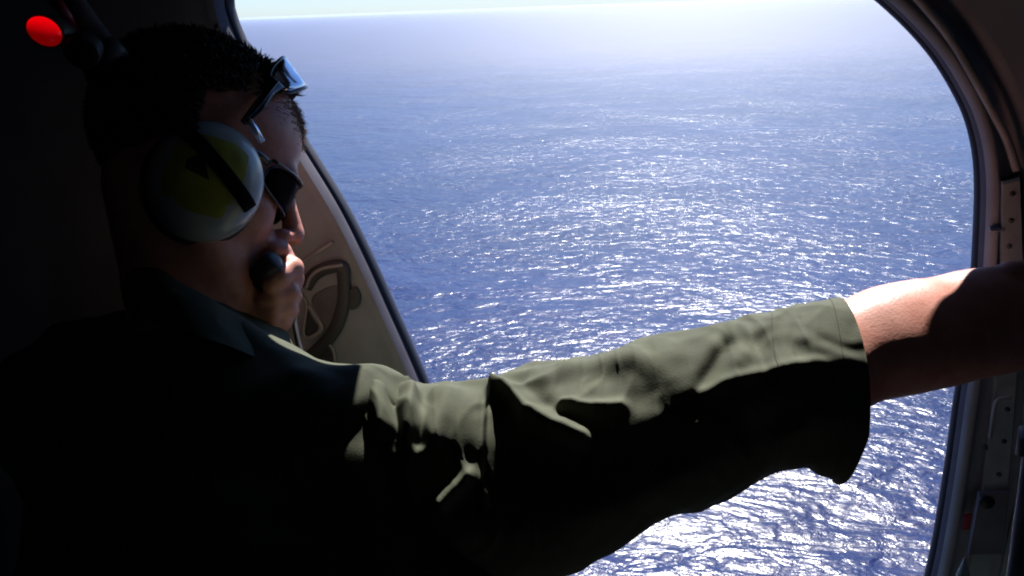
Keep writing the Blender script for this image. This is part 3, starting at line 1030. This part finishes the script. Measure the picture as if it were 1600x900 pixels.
# ---- collar
def build_collar():
    ringp = [(196, 372, .94), (262, 428, .892), (335, 470, .885), (395, 508, .90), (428, 540, .93), (432, 545, .99), (380, 530, 1.04), (290, 470, 1.04), (196, 400, .995)]
    c0 = catmull([P(*q) for q in ringp], 90, closed=True)
    low = [(222, 500, .88), (290, 520, .845), (350, 538, .845), (405, 560, .865), (440, 572, .92), (442, 580, 1.0), (380, 575, 1.06), (295, 545, 1.06), (210, 520, .99)]
    c1 = catmull([P(*q) for q in low], 90, closed=True)
    cc = c0.mean(0)
    rs = []
    for t in np.linspace(0, 1, 9):
        q = c1 * (1 - t) + c0 * t
        out = q - cc; out /= np.linalg.norm(out, axis=1)[:, None]
        rs.append(q + out * 0.006 * math.sin(t * math.pi))
    top = c0 + (cc - c0) / np.linalg.norm(cc - c0, axis=1)[:, None] * 0.004
    inn = [top, top * .5 + (c1 + (cc - c1) * .12) * .5, c1 + (cc - c1) * .14]
    V, Fc = rings_mesh(rs + inn)
    mesh_obj('collar', V, Fc, M_suit, person)
build_collar()

# ---- right sleeve with folds
SHEAR = 0.22
def build_sleeve():
    secs = [((500, 600), (545, 815), .872), ((560, 592), (610, 850), .862), ((612, 588), (665, 875), .858), ((660, 600), (715, 890), .855), ((720, 598), (765, 900), .853), ((770, 592), (810, 898), .851),
            ((840, 570), (868, 885), .848), ((930, 556), (950, 850), .846), ((1008, 527), (1035, 797), .845),
            ((1080, 515), (1100, 787), .844), ((1140, 502), (1152, 768), .843), ((1200, 490), (1208, 733), .842),
            ((1258, 477), (1268, 722), .842), ((1300, 468), (1310, 728), .842), ((1314, 465), (1328, 738), .842)]
    N, Mn = 330, 220
    raw = []
    for (tx, ty), (bx, by), d in secs:
        raw.append((tx, ty, bx, by, d))
    sp = catmull(raw, N)
    ph = np.linspace(0, 2 * math.pi, Mn, endpoint=False)
    V = np.zeros((N, Mn, 3)); px = np.zeros((N, Mn)); py = np.zeros((N, Mn))
    for i in range(N):
        tx, ty, bx, by, d = sp[i]
        T_, B_ = np.array(tuple(P(tx, ty, d))), np.array(tuple(P(bx, by, d)))
        c_ = (T_ + B_) / 2; a_ = (T_ - B_) / 2
        ha = np.linalg.norm(a_)
        view = c_ - np.array(tuple(CAM)); view /= np.linalg.norm(view)
        b_ = view - a_ * (view @ a_) / ha ** 2; b_ /= np.linalg.norm(b_)
        db = min(ha * .86, .082)
        cs, sn = np.cos(ph), np.sin(ph)
        cs2 = np.sign(cs) * np.abs(cs) ** 0.92
        sn2 = np.sign(sn) * np.abs(sn) ** 0.92
        V[i] = c_ + cs2[:, None] * a_ - sn2[:, None] * b_ * db + cs2[:, None] * b_ * db * SHEAR       # sin>0 faces the camera
    # near-side bulge of the hem towards the hand
    FWn, RTn, UPn, Cn = (np.array(tuple(q)) for q in (FW, RT, UP, CAM))
    rel = V - Cn
    dd = rel @ FWn
    px = 800 + F_PX * (rel @ RTn) / dd
    py = 450 - F_PX * (rel @ UPn) / dd
    du = np.roll(V, -1, 1) - np.roll(V, 1, 1)
    dv = np.gradient(V, axis=0)
    nr = np.cross(du, dv); nr /= np.linalg.norm(nr, axis=2)[:, :, None] + 1e-9
    cmid = V.mean(1, keepdims=True)
    if ((V - cmid) * nr).sum() < 0: nr = -nr
    D = np.zeros((N, Mn))
    def fold(path, w, amp, power=2.0):
        """raised (amp > 0) or sunk crease along a polyline given on the sleeve's near side"""
        path = np.array(path, float)
        best = np.full((N, Mn), 1e9)
        for k in range(len(path) - 1):
            a, b = path[k], path[k + 1]
            ab = b - a
            t = np.clip(((px - a[0]) * ab[0] + (py - a[1]) * ab[1]) / (ab @ ab), 0, 1)
            best = np.minimum(best, (px - a[0] - t * ab[0]) ** 2 + (py - a[1] - t * ab[1]) ** 2)
        near = np.clip(np.sin(ph)[None, :] * 2.2 - 0.1, 0, 1); near = near * near * (3 - 2 * near)
        amp = amp * (.72 if amp < 0 else 1.0)
        D[:] += amp * np.exp(-(np.sqrt(best) / w) ** power) * near
    # shoulder creases
    fold([(575, 575), (590, 610), (600, 660)], 16, .010)
    fold([(615, 585), (612, 630), (625, 690)], 13, -.012)
    fold([(640, 600), (640, 640), (630, 690)], 12, .011)
    fold([(668, 600), (660, 640), (655, 690)], 11, -.010)
    fold([(700, 600), (690, 650), (670, 700)], 16, .006)
    fold([(762, 588), (754, 640), (752, 720), (748, 800)], 7, -.007)
    fold([(772, 592), (764, 640), (760, 720), (756, 780)], 9, .006)
    fold([(790, 640), (800, 700), (830, 760)], 26, -.012)
    fold([(775, 600), (805, 622), (830, 652), (865, 675), (905, 690)], 15, .020)
    fold([(880, 640), (925, 645), (972, 640)], 9, .008)
    fold([(850, 640), (905, 660), (960, 672)], 16, -.007)
    fold([(735, 745), (710, 768), (692, 784)], 12, .014)
    fold([(880, 600), (940, 590), (1000, 595)], 18, -.005)
    fold([(830, 600), (900, 580), (990, 560)], 16, .004)
    fold([(985, 655), (1000, 625), (1025, 600)], 17, -.003)
    fold([(1135, 545), (1115, 575), (1095, 610), (1085, 640)], 14, -.009)
    fold([(1165, 500), (1180, 540), (1190, 590)], 12, -.005)
    fold([(1150, 520), (1155, 560), (1130, 600)], 20, .007)
    fold([(1100, 618), (1180, 590), (1260, 572), (1310, 562)], 9, .006)
    fold([(1205, 505), (1225, 560)], 16, .004)
    fold([(900, 668), (1010, 658), (1085, 634), (1180, 606), (1300, 577)], 58, .013)
    fold([(965, 592), (1030, 586)], 24, .004)
    fold([(1120, 540), (1140, 530)], 16, .004)
    fold([(1246, 500), (1240, 530), (1243, 560)], 7, -.002)
    fold([(1254, 495), (1262, 530), (1266, 565)], 5, .0012)
    fold([(1262, 540), (1310, 525), (1345, 515)], 8, -.0015)
    fold([(1120, 700), (1030, 750), (900, 800)], 40, .012)
    fold([(960, 720), (1060, 710), (1180, 680)], 30, -.004)
    fold([(1200, 690), (1290, 650)], 26, .008)
    W3 = V.reshape(-1, 3)
    th_ = np.arctan2(np.sin(ph), np.cos(ph))[None, :]
    nz_ = vnoise(W3 * np.array((5, 5, 5)), 21, 2).reshape(N, Mn)
    uu = np.linspace(0, 1, N)[:, None]
    for frq, tw, amp_, sd in ((9.0, 0.55, .0026, 31), (14.0, -0.4, .0016, 32), (23.0, 0.25, .0008, 33)):
        msk = np.clip(vnoise(W3 * np.array((3.5, 3.5, 3.5)), sd, 2).reshape(N, Mn) * .7 + .45, 0, 1)
        crest = 1 - np.abs(np.sin(math.pi * (frq * uu + tw * th_ * 2 + .55 * nz_)))
        D += amp_ * msk * (crest ** 2.2 - .25) * (1 - .75 * np.clip(-np.cos(ph)[None, :], 0, 1))
    D += (0.0022 * vnoise(W3 * np.array((9, 9, 9)), 3, 3) + 0.0007 * vnoise(W3 * np.array((22, 22, 14)), 4, 2)).reshape(N, Mn)
    iu = np.arange(N)[:, None] / (N - 1)
    damp = np.clip((1 - iu) / .10, 0.0, 1)
    V = V + nr * (D * damp)[:, :, None]
    # turned hem: thickness at the opening
    hem = V[-1]
    hc_ = hem.mean(0)
    ax = V[-1].mean(0) - V[-12].mean(0); ax /= np.linalg.norm(ax)
    rel_ = hem - hc_
    rd = rel_ / np.linalg.norm(rel_, axis=1)[:, None]
    view = hc_ - Cn; view /= np.linalg.norm(view)
    bulge = (np.clip(-(rd @ view), -1, 1) * 0.020)[:, None] * ax
    # loose tab at the bottom of the hem
    low = np.clip(-(rd @ UPn) - .45, 0, 1)[:, None]
    rings = [V[i] for i in range(N)]
    for j in range(26):
        w = ((j + 1) / 26.0) ** 2
        rings[N - 26 + j] = rings[N - 26 + j] + bulge * w - ax * .030 * w * low - UPn * .016 * math.sin(min(1, (j + 1) / 12) * math.pi / 2) * low
    hem = rings[-1]
    lip = [hem + ax * .0015 - rd * .0008, hem + ax * .0015 - rd * .0026, hem - rd * .0042]
    
    def shrink(q, k):
        c2 = q.mean(0)
        return c2 + (q - c2) * k
    ins_ = [shrink(rings[N - 12], .93), shrink(rings[N - 45], .88)]
    Vv, Fc = rings_mesh(rings + lip + ins_)
    sl_o = mesh_obj('sleeve', Vv, Fc, M_suit, person)
    # hem stitching: a thread laid round the cuff, and a seam ridge at its start
    for back, r in ((9, .0004), (46, .0005)):
        q = rings[N - back] + rd * .0004
        vv, ff = tube_data(np.vstack([q, q[:1]]), r, 6)
        mesh_obj('seam', vv, ff, M_suit, sl_o)
build_sleeve()

# ------------------------------------------------------------------ headset
hs = empty('headset', H(0, 0, .15), 'grey green aviation headset with a yellow sticker on its ear cup', 'headset')
def cup(side):
    seg = 48
    prof_ = [(0.30, .040), (0.55, .0375), (0.75, .032), (0.90, .022), (0.985, .008), (1.0, -.004), (0.985, -.012), (0.93, -.016)]
    a1, a2 = .0535, .0585
    base = .094
    V, Fc = [], []
    cx, cz = 0.007, -0.018
    def pt(u, v, h):
        return H(cx + u * a1, -side * (base + h - .02), cz + v * a2)
    V.append(pt(0, 0, .0415))
    for rr, hh in prof_:
        for k in range(seg):
            a = 2 * math.pi * k / seg
            V.append(pt(rr * math.cos(a), rr * math.sin(a), hh))
    for k in range(seg):
        Fc.append((0, 1 + k, 1 + (k + 1) % seg))
    for i in range(len(prof_) - 1):
        for k in range(seg):
            k2 = (k + 1) % seg
            Fc.append((1 + i * seg + k, 1 + (i + 1) * seg + k, 1 + (i + 1) * seg + k2, 1 + i * seg + k2))
    sh_ = mesh_obj('ear_cup', V, Fc, M_shell, hs)
    # cushion ring
    pth = [pt(.87 * math.cos(a), .87 * math.sin(a), -.020) for a in np.linspace(0, 2 * math.pi, 50)]
    v_, f_ = tube_data(pth, .0105, 12)
    mesh_obj('ear_cushion', v_, f_, M_cush, hs)
    def hgt(u, v):
        r_ = math.hypot(u, v)
        rs_ = [0] + [p[0] for p in prof_[:5]]; hs_ = [.0415] + [p[1] for p in prof_[:5]]
        return float(np.interp(r_, rs_, hs_))
    return sh_, pt, hgt
shell, cpt, chg = cup(1)
cup(-1)
def sticker(poly, lift, m, name, parent, n=26):
    """thin decal draped on the right ear cup; poly in cup units (u forward, v up)"""
    poly = np.array(poly, float)
    lo_, hi_ = poly.min(0), poly.max(0)
    c_ = poly.mean(0)
    V, Fc = [], []
    ringn = 40
    edge = np.vstack([poly, poly[:1]])
    L_ = np.concatenate([[0], np.cumsum(np.linalg.norm(np.diff(edge, axis=0), axis=1))])
    s_ = np.linspace(0, L_[-1], ringn, endpoint=False)
    ed = np.stack([np.interp(s_, L_, edge[:, k]) for k in range(2)], 1)
    lv = 9
    for i in range(lv + 1):
        t = i / lv
        for p in ed:
            q = c_ + (p - c_) * max(t, .001)
            V.append(cpt(q[0], q[1], chg(q[0], q[1]) + lift * (1 if i < lv else .2)))
    for i in range(lv):
        for k in range(ringn):
            k2 = (k + 1) % ringn
            Fc.append((i * ringn + k, (i + 1) * ringn + k, (i + 1) * ringn + k2, i * ringn + k2))
    return mesh_obj(name, V, Fc, m, parent)
sticker([(-.78, .22), (-.42, .58), (.16, .62), (.46, .52), (.50, .05), (.34, -.62), (-.20, -.66), (-.66, -.55), (-.80, -.2)], .0006, M_yellow, 'sticker', shell)
sticker([(-.52, .10), (-.30, .28), (-.05, -.12), (-.50, -.06)], .0011, M_black, 'sticker_mark', shell)
# headband: bar across the cup and band over the back of the crown
tb = R(58)
def Hb(th, r_y=.102, r_t=.146):
    y = -r_y * math.cos(th)
    t = r_t * math.sin(th)
    return H(-math.sin(tb) * t, y, math.cos(tb) * t + .0)
band = [Hb(a) for a in np.linspace(R(10), R(170), 50)]
def strap(path, width, thick, widths=None):
    path = [np.array(tuple(p)) for p in path]
    V, Fc = [], []
    n = len(path)
    for i in range(n):
        T_ = path[min(i + 1, n - 1)] - path[max(i - 1, 0)]; T_ /= np.linalg.norm(T_)
        out = path[i] - np.array(tuple(HC)); out -= T_ * (out @ T_); out /= np.linalg.norm(out)
        S_ = np.cross(T_, out)
        w = width if widths is None else widths[i]
        for sx, sy in ((-1, -.6), (-.9, -1), (.9, -1), (1, -.6), (1, .6), (.9, 1), (-.9, 1), (-1, .6)):
            V.append(path[i] + S_ * w / 2 * sx + out * thick / 2 * sy)
    for i in range(n - 1):
        for k in range(8):
            k2 = (k + 1) % 8
            Fc.append((i * 8 + k, (i + 1) * 8 + k, (i + 1) * 8 + k2, i * 8 + k2))
    Fc.append(tuple(range(8))); Fc.append(tuple((n - 1) * 8 + k for k in range(8))[::-1])
    return V, Fc
V, Fc = strap(band, .019, .007)
mesh_obj('headband', V, Fc, M_band, hs)
tv = np.array((-math.sin(R(60)), math.cos(R(60))))
for s, prm in ((1, hs),):
    barp = []
    for t in np.linspace(-.70, .95, 16):
        u, v = tv * t + np.array((.14, .08))
        barp.append(cpt(u, v, chg(u, v) + .002))
    barp.append(Hb(R(24)))
    V, Fc = strap(barp, .0135, .006)
    mesh_obj('yoke_bar', V, Fc, M_band, hs)
# short silver slider at the front top of the cup
V, Fc = strap([H(.020, -.094, .050), H(.031, -.093, .043), H(.042, -.090, .034)], .005, .005)
mesh_obj('slider', V, Fc, M_silver, hs)

# ------------------------------------------------------------------ sunglasses worn over the eyes
def glasses(name, ox, oz, tilt, label, lensm, framem, half_w=.068, lens_w=.054, lens_h=.042, wrap=.020, up=False, group=None, tlen=.10, wp=2, rim_r=.0018):
    root = empty(name, H(ox, 0, oz), label, 'sunglasses', group)
    ct, st = math.cos(tilt), math.sin(tilt)
    def G(x, y, z):         # glasses space, x forward, z up, tilted about the y axis
        return H(ox + x * ct - z * st, y, oz + x * st + z * ct)
    for s in (-1, 1):
        out = []
        cy = .035
        for a in np.linspace(0, 2 * math.pi, 40, endpoint=False):
            e = 2.0 / 3.6
            u = math.copysign(abs(math.cos(a)) ** e, math.cos(a)) * lens_w / 2
            v = math.copysign(abs(math.sin(a)) ** e, math.sin(a)) * lens_h / 2
            y = cy + u
            out.append((s * y, v))
        def surf(y, v, off=0.0):
            v = v * (1 - (.45 if v < 0 else .1) * (abs(y) / half_w) ** 2) if wp == 3 else v
            return G(off * (1 - (abs(y) / half_w) ** wp) - wrap * (abs(y) / half_w) ** wp, y * (1 + (off * 12 if wp > 2 else 0)), v)
        V, Fc = [], []
        for off in (0.0, -.002):
            V.append(surf(s * cy, 0, off))
            for lv in (.35, .7, 1.0):
                for (y, v) in out:
                    V.append(surf(s * cy + (y - s * cy) * lv, v * lv, off))
        n = 40; blk = 1 + 3 * n
        for b0, rev in ((0, False), (blk, True)):
            for k in range(n):
                k2 = (k + 1) % n
                tri = (b0, b0 + 1 + k, b0 + 1 + k2)
                Fc.append(tri[::-1] if rev else tri)
                for lv in range(2):
                    q = (b0 + 1 + lv * n + k, b0 + 1 + (lv + 1) * n + k, b0 + 1 + (lv + 1) * n + k2, b0 + 1 + lv * n + k2)
                    Fc.append(q[::-1] if rev else q)
        for k in range(n):
            k2 = (k + 1) % n
            Fc.append((1 + 2 * n + k, blk + 1 + 2 * n + k, blk + 1 + 2 * n + k2, 1 + 2 * n + k2))
        mesh_obj('lens', V, Fc, lensm, root)
        rp = [surf(y, v, -.001) for (y, v) in out] + [surf(*out[0], -.001), surf(*out[1], -.001)]
        V, Fc = tube_data(rp, rim_r, 8)
        mesh_obj('rim', V, Fc, framem, root)
        if up:
            strip = catmull([H(.042, s * .069, .104), H(.036, s * .078, .088), H(.030, s * .083, .070), H(.020, s * .087, .046)], 22)
            wd = np.interp(np.linspace(0, 1, 22), [0, .25, .6, 1], [.016, .009, .012, .006])
            V, Fc = strap(strip, .01, .003, wd)
            mesh_obj('temple', V, Fc, M_blackgloss, root)
            V, Fc = tube_data(strip + np.array(tuple(hr)) * .002 * -s, .0016, 8)
            mesh_obj('temple_core', V, Fc, framem, root)
        else:
            hy = s * (cy + lens_w / 2 + .003)
            V, Fc = tube_data(catmull([surf(hy * .97, lens_h * .36, -.002), G(-wrap - .012, s * .074, lens_h * .36), G(-wrap - .03, s * .079, lens_h * .32), G(-wrap - .06, s * .081, lens_h * .2)], 24), .0036, 8, flat=.6, flat_n=tuple(hr))
            mesh_obj('temple', V, Fc, framem, root)
    if wp == 3:                       # straight brow bar along the top of the wraparound
        bar_ = [G(-wrap * (abs(y) / half_w) ** 3 + .001, y, lens_h * .47 * (1 - .1 * (y / half_w) ** 2)) for y in np.linspace(-.069, .069, 40)]
        V, Fc = tube_data(bar_, .0022, 8, flat=.7, flat_n=tuple(hu))
        mesh_obj('brow_bar', V, Fc, framem, root)
    V, Fc = tube_data(catmull([G(-.002, -.012, .008), G(.002, 0, .011), G(-.002, .012, .008)], 10), .0020, 8)
    mesh_obj('bridge', V, Fc, framem, root)
    return root
glasses('sunglasses', .104, .004, R(-6), 'dark wraparound sunglasses worn over the eyes beside the ear cup', M_lens, M_blackgloss, lens_w=.068, lens_h=.043, wrap=.046, half_w=.069, wp=3, rim_r=.0011)
glasses('sunglasses', .064, .137, R(57), 'shiny mirrored sunglasses pushed up onto the hair above the forehead', M_mirror, M_blackgloss, lens_w=.066, lens_h=.037, wrap=.046, half_w=.069, up=True, wp=4)

# ------------------------------------------------------------------ hand microphone and its cable
mic = empty('hand_microphone', P(416, 416, .945), 'small black hand microphone held against the mouth', 'microphone')
ax_m = (P(431, 404, .945) - P(407, 430, .955)).normalized()
mc = P(419, 416, .945)
V, Fc = tube_data([mc - ax_m * .020, mc - ax_m * .018, mc - ax_m * .006, mc + ax_m * .008, mc + ax_m * .012, mc + ax_m * .013], [.004, .0115, .0128, .0128, .0095, .003], 22)
mesh_obj('mic_head', V, Fc, M_black, mic)
V, Fc = tube_data([mc - ax_m * .016, P(418, 450, .968), P(428, 482, .978)], [.0105, .011, .010], 14)
mesh_obj('mic_handle', V, Fc, M_black, mic)
cb = catmull([P(428, 482, .978), P(446, 470, .992), P(458, 430, 1.0), P(466, 448, 1.01), P(464, 475, 1.01), P(460, 500, 1.0), P(465, 532, .99), P(475, 575, .98), P(470, 640, .97)], 80)
V, Fc = tube_data(cb, .0030, 10)
mesh_obj('cable', V, Fc, M_black, mic)
